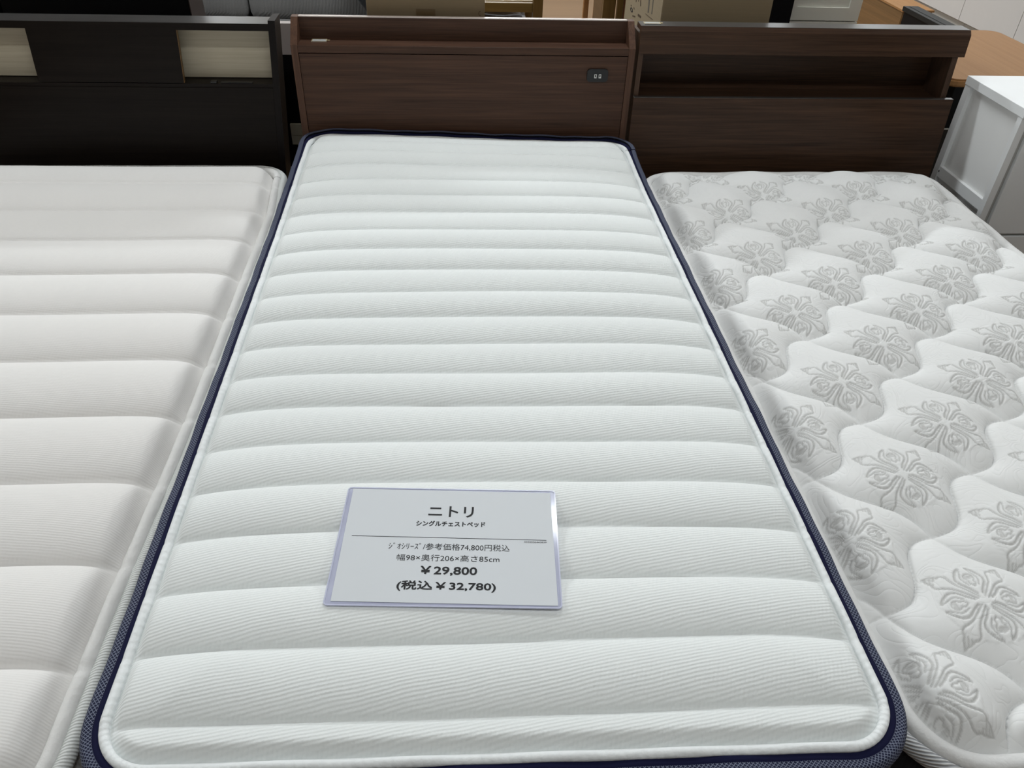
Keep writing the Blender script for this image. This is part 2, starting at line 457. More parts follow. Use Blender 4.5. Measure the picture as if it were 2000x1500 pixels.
ys = rows(OC.y0+e, OC.y1-e, 0.0042, 0.0028, OC.r-e)
x, y = OC.panel(e, ys, 150, us=(1-np.cos(np.linspace(0, math.pi, 150)))/2*0.55+np.linspace(0, 1, 150)*0.45)
d = OC.inside(x, y, e)
k = (y-Y00+0.0016*np.sin(x*7+y*9))/SP
fr = k % 1.0
puff = np.abs(np.sin(math.pi*fr))**0.52
# first/last partial bands still puff
amp = 0.0170*(1+0.12*np.sin(np.floor(k)*2.3))*sm((d+0.001)/0.020)
crown = 0.0225*(1-np.exp(-np.maximum(d, 0)/0.075))
z = 0.526+zoC(x, y)-0.004*sm((y+0.2)/0.15)+crown+amp*puff+lowf(x, y, 0.0012, 3)
z = z-0.0015*np.exp(-(np.minimum(fr, 1-fr)*SP/0.0035)**2)*sm(d/0.02)
wx, wy = warpC(x, y)
PC = np.stack([wx, wy, z], -1)
obj('quilted_panel', grid_mesh(PC[:, :]), M['knit_cool'], mc, 'cool white quilted top in straight cross bands')

# ---- left mattress
def warpL(x, y):
    return x-0.012*sm((-1.15-y)/0.6)-0.020*sm((y+0.42)/0.3)*sm((x+1.0)/0.3), y+0.0*x
OL = Outline(-1.49, -0.506, -1.93, -0.052, 0.10, warpL)
ml = thing('mattress', 'warm white mattress with pale ribbed edge tape, in front of the dark headboard', 'mattress', (-1.0, -0.99, 0.26))
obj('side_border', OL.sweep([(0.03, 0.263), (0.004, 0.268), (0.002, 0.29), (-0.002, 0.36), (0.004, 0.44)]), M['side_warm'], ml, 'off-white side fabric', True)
obj('base_cover', prism_z(bmesh.new(), [OL.warp(*p) for p in OL.loop(0.03, ds=0.3)], 0.26, 0.264), M['side_warm'], ml)
pr = [(0.006, 0.438)]+[(0.009-0.010*math.cos(a), 0.452+0.013*math.sin(a)) for a in np.radians([-25, 0, 25, 50, 75, 95, 120])]+[(0.0185, 0.461)]
obj('edge_tape', OL.sweep(pr, None, lambda u, v, x, y: 0.25*wob(u, v, x, y), ds=0.01), M['tape_rib'], ml, 'pale grey ribbed tape')
SL = 0.1668; YL0 = -1.718
def pipL(u, v, x, y):
    k = (y-YL0)/SL; dd = np.minimum(k % 1, 1-k % 1)*SL
    sd = np.abs(x+0.998) > 0.42
    return sd*(0.0035*(1-np.exp(-dd/0.03))-0.004*np.exp(-(dd/0.004)**2))*math.sin(math.pi*v)+0.0006*np.sin(u*37)
pr = [(0.017, 0.459)]+[(0.0265-0.0100*math.cos(a), 0.4605+0.0068*math.sin(a)) for a in np.radians([0, 25, 50, 75, 90, 110, 135, 160, 180])]+[(0.038, 0.452)]
obj('piping', OL.sweep(pr, None, pipL, ds=0.008), M['roll_warm'], ml, 'off-white soft piping')
e = 0.036
ys = rows(OL.y0+e, OL.y1-e, 0.006, 0.0035, OL.r-e)
x, y = OL.panel(e, ys, 150, us=np.linspace(0, 1, 150)**0.75)
d = OL.inside(x, y, e)
k = (y-YL0-0.012*sm((x+0.75)/0.25)*0)/SL; fr = k % 1.0
puff = np.abs(np.sin(math.pi*fr))**0.48
z = 0.447+0.026*(1-np.exp(-np.maximum(d, 0)/0.026))+0.031*puff*sm((d+0.003)/0.034)**0.7*(1-0.30*sm((y+1.0)/0.6))+lowf(x, y, 0.002, 5)
z = z-0.0035*np.exp(-(np.minimum(fr, 1-fr)*SL/0.0045)**2)*sm(d/0.02)
wx, wy = warpL(x, y)
obj('quilted_panel', grid_mesh(np.stack([wx, wy, z], -1)), M['knit_warm'], ml, 'warm white quilted top in wide cross bands')

# ---- right mattress (damask)
ORr = Outline(0.506, 1.452, -1.925, -0.075, 0.115)
mr = thing('mattress', 'white damask mattress with grey flower motifs and ogee quilting', 'mattress', (0.98, -1.0, 0.26))
obj('side_border', ORr.sweep([(0.03, 0.263), (0.006, 0.268), (0.003, 0.29), (0.0, 0.36), (0.006, 0.425)]), M['black_fabric'], mr, 'dark side fabric', True)
obj('base_cover', prism_z(bmesh.new(), ORr.loop(0.03, ds=0.3).tolist(), 0.26, 0.264), M['black_fabric'], mr)
pr = [(0.008, 0.418)]+[(0.010-0.009*math.cos(a), 0.433+0.016*math.sin(a)) for a in np.radians([-30, 0, 30, 60, 90, 110])]+[(0.0165, 0.444)]
obj('edge_tape', ORr.sweep(pr, None, wob, ds=0.01), M['tape_stripe'], mr, 'silver and white striped tape')
pr = [(0.014, 0.444)]+[(0.0255-0.0115*math.cos(a), 0.450+0.011*math.sin(a)) for a in np.radians([-20, 5, 30, 55, 75, 90, 110, 135, 160, 180])]+[(0.0375, 0.443)]
obj('piping', ORr.sweep(pr, None, lambda u, v, x, y: 0.0012*np.sin(u*31)+0.001*np.sin(u*13), ds=0.01), M['roll_damask'], mr, 'soft white piping')
e = 0.036
ys = rows(ORr.y0+e, ORr.y1-e, 0.0036, 0.00185, ORr.r-e)
nu = 470
x, y = ORr.panel(e, ys, nu)
d = ORr.inside(x, y, e)
PX, PY = 0.1415, 0.1380
u_ = (x-0.712)/PX; v_ = (y+1.5455)/PY
w1 = (u_-v_)/2; w2 = (u_+v_)/2
a = (u_+v_+0.10*np.sin(2*math.pi*w1))/2
b = (u_-v_-0.20*np.sin(2*math.pi*w2))/2
fa = np.abs(np.sin(math.pi*a)); fb = np.abs(np.sin(math.pi*b))
puff = (fa*fb)**0.42
# flower motif, four-fold
MX, MY = 0.1430, 0.1279
uu = (x-0.5615)/MX; vv = (y+1.818)/MY
i0 = np.round((uu+vv)/2); j0 = np.round((uu-vv)/2)
cx = 0.5615+(i0+j0)*MX; cy = -1.818+(i0-j0)*MY
lx = (x-cx)*1000; ly = (y-cy)*1000
rot = math.radians(3)
lx, ly = lx*math.cos(rot)+ly*math.sin(rot), -lx*math.sin(rot)+ly*math.cos(rot)
ax_, ay_ = np.abs(lx), np.abs(ly)
hi, lo = np.maximum(ax_, ay_), np.minimum(ax_, ay_)
def sdist(px, py, pts):
    D = np.full(px.shape, 1e9)
    for (x0, y0), (x1, y1) in zip(pts[:-1], pts[1:]):
        dx, dy = x1-x0, y1-y0
        t = np.clip(((px-x0)*dx+(py-y0)*dy)/(dx*dx+dy*dy), 0, 1)
        D = np.minimum(D, np.hypot(px-x0-t*dx, py-y0-t*dy))
    return D
r_, t_ = hi, lo                        # along / across the nearest cardinal axis
s_ = (hi+lo)/math.sqrt(2); q_ = (hi-lo)/math.sqrt(2)   # along / across the nearest diagonal
def curve(pts, n=5):
    out = []
    P = [pts[0]]+list(pts)+[pts[-1]]
    for i in range(1, len(P)-2):
        p0, p1, p2, p3 = map(np.array, P[i-1:i+3])
        for k in range(n):
            t = k/n
            out.append(tuple(0.5*((2*p1)+(-p0+p2)*t+(2*p0-5*p1+4*p2-p3)*t*t+(-p0+3*p1-3*p2+p3)*t**3)))
    out.append(tuple(pts[-1])); return out
stroke = lambda D, w: 1-sm((D-w+0.8)/1.6)
near = (np.hypot(lx, ly) < 92)
mo = np.zeros_like(x)
idx = np.where(near)
R, T, SS, Q = r_[idx], t_[idx], s_[idx], q_[idx]
petal_o = curve([(13, 4.2), (23, 11), (33, 19.5), (42, 21), (52, 15.5), (58.5, 9), (60, 6)])
petal_i = curve([(59, 6), (50, 9.5), (43, 12.5), (36, 12), (32, 9.5), (28, 7.5)])
tulip = curve([(26, 0), (31, 4.5), (36, 4), (39, 6.5), (45, 7.5), (49, 0)])
tul_in = (R > 40) & (R < 46) & (T < 6.0)
spear = curve([(9, 2.2), (28, 3.6), (40, 4.4), (50, 7.5), (58, 11.5), (64, 11), (68, 7.5), (73, 6), (82, 0)])
mm = np.maximum.reduce([stroke(sdist(R, T, petal_o), 1.75), stroke(sdist(R, T, petal_i), 1.1),
                        0.95*stroke(sdist(R, T, tulip), 1.2), 0.7*tul_in])
dsp = sdist(SS, Q, spear)
lim = np.interp(SS, [0, 58, 62, 66, 71, 80], [0, 0, 11, 9.2, 6, 0])
tip = (SS > 62) & (Q < lim)
hatch = 0.62+0.38*np.sin(T*0+(lx[idx]*0.6-ly[idx]*0.2)*2*math.pi/3.0)
tipm = np.where(tip & (SS-4 > 60-0.5*Q+4), hatch, 0)
mm = np.maximum.reduce([mm, stroke(dsp, 1.35), tipm])
mo[idx] = mm
crown = 0.012*(1-np.exp(-np.maximum(d, 0)/0.02))
z = 0.445+crown+0.038*puff*sm((d+0.008)/0.048)**0.75*(1-0.25*sm((y+0.35)/0.25))+lowf(x, y, 0.0018, 8)-0.0011*mo*sm(d/0.02)
z = z+0.0009*np.where(np.hypot(lx, ly) < 62, 1, 0)*(1-mo)*sm(d/0.02)
obj('quilted_panel', grid_mesh(np.stack([x, y, z], -1), attr={'motif': mo*sm(d/0.006)}), M['damask'], mr, 'damask quilted top with grey flower motifs')

# ------------------------------------------------------------------ beds
# centre bed
bc = thing('bed', 'walnut-brown single bed with a shelf headboard and black two-slot socket', 'bed', (0, -0.95, 0))
wn, wv = M['walnut'], M['walnut_v']
prof = [(0.0, 0.0), (0.0, 0.790), (0.061, 0.850), (0.088, 0.850), (0.088, 0.0)]
obj('side_panel', prism_x(bmesh.new(), prof, -0.490, -0.4715), wv, bc)
obj('side_panel', prism_x(bmesh.new(), prof, 0.4690, 0.4875), wv, bc)
obj('back_panel', bx(-0.4715, 0.4690, 0.072, 0.086, 0.30, 0.8475), wn, bc)
obj('back_panel_cap', bx(-0.4715, 0.4690, 0.0705, 0.0875, 0.8475, 0.850, bev=0.0006), M['cap_sheen'], bc, 'glossy cap strip with a painted pale sheen')
obj('shelf', bx(-0.4715, 0.4690, 0.0005, 0.072, 0.770, 0.790, bev=0.0008), wn, bc)
obj('front_panel', bx(-0.4710, 0.4685, 0.0035, 0.018, 0.06, 0.7675, bev=0.0008), wn, bc)
so = obj('power_socket', None or (lambda: (lambda bm: bm)(prism_z(bmesh.new(), rrect(0, 0, 0.062, 0.036, 0.010), 0, 0.006)))(), M['plastic_black'], None, 'black rounded socket plate')
so.data.transform(Matrix.Translation(Vector((0.383, 0.0035, 0.7155))) @ Matrix.Rotation(math.pi/2, 4, 'X'))
so.data.transform(Matrix.Translation(-bc.location)); so.parent = bc
for sx in (-0.0062, 0.0070):
    bm = bmesh.new(); cx_ = 0.383+sx
    box(bm, cx_-0.0034, cx_-0.0018, -0.0042, -0.0026, 0.7085, 0.7195); box(bm, cx_+0.0018, cx_+0.0034, -0.0042, -0.0026, 0.7085, 0.7195)
    box(bm, cx_-0.0018, cx_+0.0018, -0.0042, -0.0026, 0.7085, 0.7110); box(bm, cx_-0.0018, cx_+0.0018, -0.0042, -0.0026, 0.7178, 0.7195)
    obj('socket_slot', bm, M['socket'], so)
obj('side_rail', bx(-0.487, -0.467, -1.90, -0.001, 0.02, 0.325, bev=0.001), M['black'], bc)
obj('side_rail', bx(0.466, 0.486, -1.90, -0.001, 0.02, 0.325, bev=0.001), M['black'], bc)
obj('foot_board', bx(-0.487, 0.487, -1.918, -1.90, 0.02, 0.325, bev=0.001), M['black'], bc)
obj('bed_base', bx(-0.467, 0.467, -1.90, -0.001, 0.0, 0.328), M['black'], bc)

# left bed
bl = thing('bed', 'espresso-black single bed with a pale-backed niche in its headboard', 'bed', (-1.03, -0.95, 0))
es, ev = M['espresso'], M['espresso_v']
def lean(bm_or_me, k=0.075, z0=0.853, xr=-0.523):
    for v in bm_or_me.verts: v.co.x -= k*(z0-v.co.z)*(1.0)
    return bm_or_me
obj('side_panel', lean(prism_x(bmesh.new(), [(0, 0), (0, 0.853), (0.081, 0.853), (0.081, 0)], -0.542, -0.523)), ev, bl)
obj('side_panel', lean(bx(-1.503, -1.484, 0.0, 0.081, 0, 0.853)), ev, bl)
obj('top_shelf', lean(bx(-1.484, -0.542, 0.003, 0.080, 0.829, 0.843, bev=0.001)), es, bl)
obj('top_surface', lean(bx(-1.484, -0.542, 0.003, 0.080, 0.8432, 0.8442)), M['top_gloss'], bl, 'glossy dark top surface')
obj('fascia', lean(bx(-1.484, -0.542, 0.0, 0.003, 0.826, 0.8442)), es, bl)
obj('niche_back', lean(bx(-1.484, -0.542, 0.058, 0.064, 0.684, 0.829)), M['ash'], bl, 'pale wood-grain back of the niche')
obj('niche_floor', lean(bx(-1.484, -0.542, 0.003, 0.064, 0.668, 0.682)), M['espresso'], bl)
obj('sliding_panel', lean(bx(-1.187, -0.790, 0.001, 0.014, 0.684, 0.827, bev=0.001)), es, bl)
obj('sliding_panel_edge', lean(bx(-0.790, -0.7885, 0.002, 0.013, 0.684, 0.827)), M['oak_z'], bl, 'thin brown edge strip')
obj('front_panel', lean(bx(-1.484, -0.542, 0.001, 0.018, 0.06, 0.672, bev=0.001)), es, bl)
obj('back_panel', lean(bx(-1.484, -0.542, 0.066, 0.080, 0.06, 0.829)), es, bl)
for (xa, xb, zh) in ((-0.718, -0.701, 0.006), (-0.690, -0.601, 0.003)):
    obj('power_outlet', bx(xa-0.012, xb-0.012, 0.006, 0.020, 0.682, 0.682+zh, bev=0.001), M['plastic_black'], bl, 'small black outlet on the niche floor')
obj('side_rail', bx(-1.51, -1.49, -1.90, -0.001, 0.02, 0.255), es, bl)
obj('side_rail', bx(-0.560, -0.540, -1.90, -0.001, 0.02, 0.255), es, bl)
obj('foot_board', bx(-1.51, -0.54, -1.918, -1.90, 0.02, 0.255), es, bl)
obj('bed_base', bx(-1.49, -0.56, -1.90, -0.001, 0.0, 0.258), M['black_top'], bl)

# right bed
br_ = thing('bed', 'smoked walnut bed with an open niche under its overhanging headboard top', 'bed', (0.99, -0.95, 0))
w2, w2v = M['walnut2'], M['walnut2_v']
def flare(bm):
    for v in bm.verts: v.co.x += (v.co.x-0.49)*0.062*(0.85-v.co.z)
    return bm
tp = [(0.0, 0.777), (0.0, 0.838), (0.0085, 0.850), (0.062, 0.850), (0.062, 0.836), (0.02, 0.836), (0.02, 0.777)]
obj('top_board', flare(prism_x(bmesh.new(), tp, 0.4975, 1.478)), w2, br_)
obj('top_surface', flare(prism_x(bmesh.new(), [(0.0095, 0.8501), (0.0095, 0.8508), (0.062, 0.8508), (0.062, 0.8501)], 0.4985, 1.477)), M['top_gloss'], br_, 'glossy grey top surface')
obj('side_panel', flare(bx(0.4985, 0.5125, 0.006, 0.120, 0.06, 0.826)), w2v, br_)
obj('side_panel', flare(bx(1.445, 1.4625, 0.006, 0.120, 0.06, 0.826)), w2v, br_)
obj('niche_back', flare(bx(0.5125, 1.445, 0.112, 0.120, 0.06, 0.826)), w2, br_)
obj('niche_ceiling', flare(bx(0.5125, 1.445, 0.021, 0.112, 0.812, 0.826)), w2, br_)
obj('niche_floor', flare(bx(0.5125, 1.445, 0.010, 0.112, 0.636, 0.648)), w2, br_)
obj('front_panel', flare(bx(0.4965, 1.480, -0.010, 0.006, 0.06, 0.655, bev=0.001)), w2, br_)
obj('front_panel_cap', flare(bx(0.4965, 1.480, -0.0095, 0.0055, 0.6552, 0.6560)), M['top_gloss'], br_)
obj('side_rail', bx(0.498, 0.512, -1.90, -0.011, 0.02, 0.255), w2, br_)
obj('side_rail', bx(1.450, 1.470, -1.90, -0.011, 0.02, 0.255), w2, br_)
obj('foot_board', bx(0.498, 1.470, -1.918, -1.90, 0.02, 0.255), w2, br_)
obj('bed_base', bx(0.512, 1.450, -1.90, -0.011, 0.0, 0.258), M['black_top'], br_)

# small gold framed labels
def label_tag(cx, cy, z, w, h, ang, text):
    t = thing('product_tag', text, 'tag', (cx, cy, z))
    T = Matrix.Translation((cx, cy, z)) @ Matrix.Rotation(ang, 4, 'Z') @ Matrix.Translation((-cx, -cy, -z))
    def put(n, bm, m, l=None):
        bm.transform(T); return obj(n, bm, m, t, l)
    put('card_sheet', bx(cx-w/2, cx+w/2, cy-h/2, cy+h/2, z+0.0004, z+0.0014), M['silver'])
    bm = bmesh.new(); b = 0.0022
    box(bm, cx-w/2, cx+w/2, cy-h/2, cy-h/2+b, z+0.0014, z+0.0022); box(bm, cx-w/2, cx+w/2, cy+h/2-b, cy+h/2, z+0.0014, z+0.0022)
    box(bm, cx-w/2, cx-w/2+b, cy-h/2+b, cy+h/2-b, z+0.0014, z+0.0022); box(bm, cx+w/2-b, cx+w/2, cy-h/2+b, cy+h/2-b, z+0.0014, z+0.0022)
    put('gold_border', bm, M['gold'], 'shiny gold border')
    put('string_tab', bx(cx+w/2, cx+w/2+0.008, cy, cy+0.008, z+0.0006, z+0.0012), M['gold'])
label_tag(-0.416, 0.048, 0.790, 0.043, 0.026, 0.0, 'small silver and gold tag on the shelf of the brown centre headboard')
label_tag(0.534, 0.036, 0.8508, 0.048, 0.021, -0.02, 'small silver and gold tag on top of the right headboard')

# ------------------------------------------------------------------ price card
cc = Vector((-0.0632, -1.6149, 0)); ang = math.radians(-3.712)
# height of the quilt under the card
T = Matrix.Translation(cc) @ Matrix.Rotation(ang, 4, 'Z')
Ti = T.inverted()
pts = PC.reshape(-1, 3)
lxx = (pts[:, 0]-cc.x)*math.cos(ang)+(pts[:, 1]-cc.y)*math.sin(ang); lyy = -(pts[:, 0]-cc.x)*math.sin(ang)+(pts[:, 1]-cc.y)*math.cos(ang)
sel = (np.abs(lxx) < 0.154) & (np.abs(lyy) < 0.106)
ZC = float(pts[sel, 2].max())+0.0006
pc = thing('price_card', 'price card in a clear plastic sleeve lying on the navy-edged mattress', 'price card', (cc.x, cc.y, ZC))
pc.rotation_euler = (0, 0, ang)
def local(name, bm, mat, label=None, parent=pc):
    me = mesh_from(bm) if not isinstance(bm, bpy.types.Mesh) else bm
    o = bpy.data.objects.new(name, me); C.objects.link(o); o.parent = parent; me.materials.append(mat)
    if label: o['label'] = label
    return o
tp_ = NT('clear_pvc'); tp_.set((0.60, 0.62, 0.80), 0.1, 0.6)
tp_.b.inputs['Transmission Weight'].default_value = 0.0; tp_.b.inputs['Alpha'].default_value = 0.5
M['pvc'] = tp_.m
tr = NT('pvc_weld'); tr.set((0.66, 0.68, 0.84), 0.12, 0.7); tr.b.inputs['Alpha'].default_value = 0.75; M['pvc_rim'] = tr.m
local('plastic_sleeve', prism_z(bmesh.new(), rrect(0, 0, 0.305, 0.2065, 0.005), 0.0, 0.0006), M['pvc'], 'clear lilac-tinted plastic sleeve')
bm = bmesh.new()
o_, i_ = rrect(0, 0, 0.306, 0.2075, 0.0055), rrect(0, 0, 0.3025, 0.204, 0.0042)
va = [[bm.verts.new((px, py, zz)) for px, py in q] for q, zz in ((o_, 0.0002), (o_, 0.0016), (i_, 0.0016), (i_, 0.0002))]
for j in range(4):
    A_, B_ = va[j], va[(j+1) % 4]
    for i in range(len(A_)): bm.faces.new((A_[i], A_[(i+1) % len(A_)], B_[(i+1) % len(A_)], B_[i]))
bmesh.ops.recalc_face_normals(bm, faces=bm.faces[:])
local('sleeve_rim', bm, M['pvc_rim'], 'welded rim of the sleeve')
bm = bmesh.new()
pq = [(-0.1440, -0.0970), (0.1475, -0.0995), (0.1455, 0.0985), (-0.1455, 0.1010)]
prism_z(bm, pq, 0.0008, 0.0012)
paper = local('paper_sheet', bm, M['paper'], 'printed white paper')
bm = bmesh.new()
prism_z(bm, [(-0.1337, 0.01075), (0.1365, 0.0080), (0.1365, 0.0088), (-0.1337, 0.01165)], 0.00125, 0.0014)
local('printed_rule', bm, M['ink'], parent=paper)
def text(s, cx, cy, w, h, bold=0.0, name='printed_line', rot=-0.007):
    cu = bpy.data.curves.new(name, 'FONT'); cu.body = s; cu.size = 0.02; cu.align_x = 'LEFT'; cu.offset = 0
    cu.resolution_u = 3
    o = bpy.data.objects.new(name, cu); C.objects.link(o)
    bpy.context.view_layer.update()
    dg = bpy.context.evaluated_depsgraph_get()
    me = bpy.data.meshes.new_from_object(o.evaluated_get(dg))
    bpy.data.objects.remove(o)
    co = np.array([v.co[:] for v in me.vertices])
    mn, mx = co.min(0), co.max(0)
    sx = w/(mx[0]-mn[0]); sy = h/(mx[1]-mn[1])
    me.transform(Matrix.Translation((cx, cy, 0.00145)) @ Matrix.Rotation(rot, 4, 'Z') @ Matrix.Diagonal((sx, sy, 1, 1)) @ Matrix.Translation((-(mn[0]+mx[0])/2, -(mn[1]+mx[1])/2, 0)))
    if bold:
        bm = bmesh.new(); base = me.copy()
        for q, (dx, dy) in enumerate(((0, 0), (1, 0), (-1, 0), (0, 1), (0, -1), (.7, .7), (-.7, .7), (.7, -.7), (-.7, -.7))):
            c_ = base.copy(); c_.transform(Matrix.Translation((dx*bold, dy*bold, q*0.000004))); bm.from_mesh(c_)
        bm.to_mesh(me); bm.free()
    return local(name, me, M['ink'], parent=paper)
k = 0.001
text('ニトリ', 1.2*k, 58.5*k, 64*k, 20*k, 0.00045)
text('シングルチェストベッド', 2*k, 35.5*k, 97*k, 9.5*k, 0.0003)
text('0320006443839', 121*k, 4.6*k, 31*k, 3.0*k, 0.0)
text('ｼﾞｵｼﾘｰｽﾞ/参考価格74,800円税込', 2.2*k, -6.4*k, 166*k, 12.2*k, 0.0)
text('幅98×奥行206×高さ85cm', 2*k, -25.6*k, 139*k, 11.3*k, 0.0)
text('￥29,800', 4*k, -47.2*k, 75*k, 14.6*k, 0.0005)
text('(税込￥32,780)', 2.3*k, -72.0*k, 129*k, 16.2*k, 0.00045)

# ------------------------------------------------------------------ right white cabinet beside the damask bed
X0 = 1.54
wc = thing('cabinet', 'white side cabinet with framed side panel beside the damask mattress', 'cabinet', (1.85, -0.12, 0))
wl, wp = M['white_lam'], M['white_panel']
YN, YF = -0.270, 0.032
obj('top', bx(X0-0.002, 2.25, YN-0.004, YF+0.002, 0.690, 0.715, bev=0.001), wl, wc)
obj('side_frame', bx(X0, X0+0.02, YF-0.028, YF, 0.0, 0.690), wl, wc)
obj('side_frame', bx(X0, X0+0.02, YN, YN+0.020, 0.0, 0.690), wl, wc)
obj('side_frame', bx(X0+0.001, X0+0.019, YN+0.020, YF-0.028, 0.404, 0.437), wl, wc)
obj('side_frame', bx(X0+0.001, X0+0.019, YN+0.020, YF-0.028, 0.0, 0.05), wl, wc)
obj('side_panel', bx(X0+0.013, X0+0.018, YN+0.020, YF-0.028, 0.437, 0.690), wp, wc)
obj('lower_side_panel', bx(X0+0.013, X0+0.018, YN+0.020, YF-0.028, 0.05, 0.404), wp, wc)
obj('rail_pin', bx(X0+0.0002, X0+0.001, YF-0.033, YF-0.0285, 0.419, 0.424), M['plastic_black'], wc)
obj('far_side', bx(2.23, 2.25, YN, YF, 0.0, 0.690), wl, wc)
obj('back_panel', bx(X0+0.02, 2.23, YF-0.012, YF, 0.02, 0.690), wp, wc)
obj('front_frame', bx(X0+0.02, 2.23, YN+0.012, YN+0.016, 0.02, 0.690), M['cabinet_plinth'], wc)
for i, (za, zb) in enumerate(((0.03, 0.325), (0.335, 0.655))):
    dr = obj('drawer', bx(X0+0.036, 2.228, YN-0.001, YN+0.0115, za, zb, bev=0.001), wl, wc)
    obj('handle', bx(1.82, 1.95, YN-0.016, YN-0.001, zb-0.04, zb-0.028, bev=0.002), wl, dr)

# ------------------------------------------------------------------ things behind the headboards
# tall carton behind the centre headboard
t = thing('cardboard_box', 'brown cardboard box with a tape patch behind the centre headboard', 'box', (-0.113, 0.28, 0))
obj('carton', bx(-0.283, 0.057, 0.12, 0.44, 0.0, 1.02, bev=0.002), M['carton'], t)
obj('tape_patch', bx(-0.1415, -0.0865, 0.119, 0.1205, 0.844, 0.862), M['tape'], t)
obj('tape_strip', bx(-0.119, -0.107, 0.1185, 0.119, 0.845, 0.861), M['tape'], t)
bm = bmesh.new()
for i in range(9):
    a0, a1 = math.radians(100+i*19), math.radians(100+(i+1)*19)
    q = [(0.0455+r*math.cos(a), 0.8515+r*math.sin(a)) for r, a in ((0.0055, a0), (0.0070, a0), (0.0070, a1), (0.0055, a1))]
    va = [bm.verts.new((px, 0.1192, pz)) for px, pz in q]; vb = [bm.verts.new((px, 0.1198, pz)) for px, pz in q]
    bm.faces.new(va); bm.faces.new(vb[::-1])
    for j in range(4): bm.faces.new((va[j], vb[j], vb[(j+1) % 4], va[(j+1) % 4]))
bmesh.ops.recalc_face_normals(bm, faces=bm.faces[:])
obj('printed_mark', bm, M['ink_brown'], t, 'curved printed mark')

# printed carton behind the right headboard
t = thing('cardboard_box', 'printed cardboard box standing behind the right headboard', 'box', (0.76, 0.42, 0))
obj('carton', bx(0.592, 0.927, 0.165, 0.70, 0.0, 1.02, bev=0.002), M['carton2'], t)
obj('pale_face', bx(0.5905, 0.592, 0.167, 0.70, 0.0, 1.018), M['carton_pale'], t, 'pale printed side of the box')
def mark(y0, z0, y1, z1, w, m='ink_brown', n='printed_mark'):
    bm = bmesh.new(); d = Vector((0, y1-y0, z1-z0)); L = d.length; nrm = Vector((0, -d.z, d.y))/L*w/2
    for sx in (0.5898, 0.5904): pass
    a = Vector((0.5898, y0, z0)); b = Vector((0.5898, y1, z1)); off = Vector((0.0006, 0, 0))
    q = [a-nrm, b-nrm, b+nrm, a+nrm]
    va = [bm.verts.new(p) for p in q]; vb = [bm.verts.new(p+off) for p in q]
    bm.faces.new(va); bm.faces.new(vb[::-1])
    for j in range(4): bm.faces.new((va[j], vb[j], vb[(j+1) % 4], va[(j+1) % 4]))
    bmesh.ops.recalc_face_normals(bm, faces=bm.faces[:])
    obj(n, bm, M[m], t)
bm = bmesh.new()
for i in range(12):
    a0, a1 = math.radians(i*30), math.radians(i*30+30)
    q = [(0.585+r*0.022*math.cos(a), 0.764+r*0.007*math.sin(a)) for r, a in ((0.55, a0), (1, a0), (1, a1), (0.55, a1))]
    va = [bm.verts.new((0.5898, py, pz)) for py, pz in q]; vb = [bm.verts.new((0.5904, py, pz)) for py, pz in q]
    bm.faces.new(va); bm.faces.new(vb[::-1])
    for j in range(4): bm.faces.new((va[j], vb[j], vb[(j+1) % 4], va[(j+1) % 4]))
bmesh.ops.recalc_face_normals(bm, faces=bm.faces[:])
obj('printed_ring', bm, M['ink'], t)
mark(0.605, 0.7745, 0.595, 0.7745, 0.004); mark(0.555, 0.778, 0.543, 0.776, 0.005)
mark(0.463, 0.822, 0.453, 0.806, 0.010); mark(0.531, 0.809, 0.527, 0.803, 0.010); mark(0.500, 0.825, 0.490, 0.812, 0.008)
mark(0.345, 0.870, 0.335, 0.812, 0.016, 'ink_grey', 'printed_panel'); mark(0.290, 0.872, 0.286, 0.819, 0.010, 'ink_grey', 'printed_panel')
mark(0.370, 0.801, 0.264, 0.808, 0.0016)
mark(0.560, 0.7505, 0.515, 0.7585, 0.004); mark(0.478, 0.773, 0.428, 0.777, 0.007)

# black cabinet behind the dark headboard
t = thing('cabinet', 'tall black cabinet with a dark brown side behind the left headboard', 'cabinet', (-1.36, 0.37, 0))
obj('body', bx(-1.93, -0.8305, 0.30, 0.433, 0.0, 1.10, bev=0.002), M['black'], t)
obj('door', bx(-1.925, -1.385, 0.288, 0.2995, 0.05, 1.095), M['black'], t)
obj('door', bx(-1.375, -0.832, 0.288, 0.2995, 0.05, 1.095), M['black'], t)
obj('side_panel', bx(-0.8300, -0.827, 0.290, 0.433, 0.0, 1.10), M['brown_dark'], t, 'dark brown side panel')

# console glimpsed in the gap
t = thing('console_table', 'black console with a pale beige top in the gap between headboards', 'console', (-0.56, 0.4, 0))
obj('top', bx(-0.685, -0.46, 0.300, 0.330, 0.681, 0.774, bev=0.001), M['beige'], t, 'pale beige board along its top')
obj('body', bx(-0.68, -0.465, 0.303, 0.55, 0.31, 0.680), M['black'], t)
obj('cream_block', bx(-0.583, -0.535, 0.290, 0.3025, 0.425, 0.462, bev=0.001), M['cream'], t, 'small cream block')
obj('cream_block', bx(-0.5835, -0.535, 0.292, 0.3025, 0.392, 0.4245, bev=0.001), M['cream'], t, 'small cream block')
for lx_, ly_ in ((-0.67, 0.31), (-0.67, 0.53), (-0.485, 0.31), (-0.485, 0.53)):
    obj('leg', bx(lx_-0.008, lx_+0.012, ly_, ly_+0.02, 0, 0.31), M['black'], t)

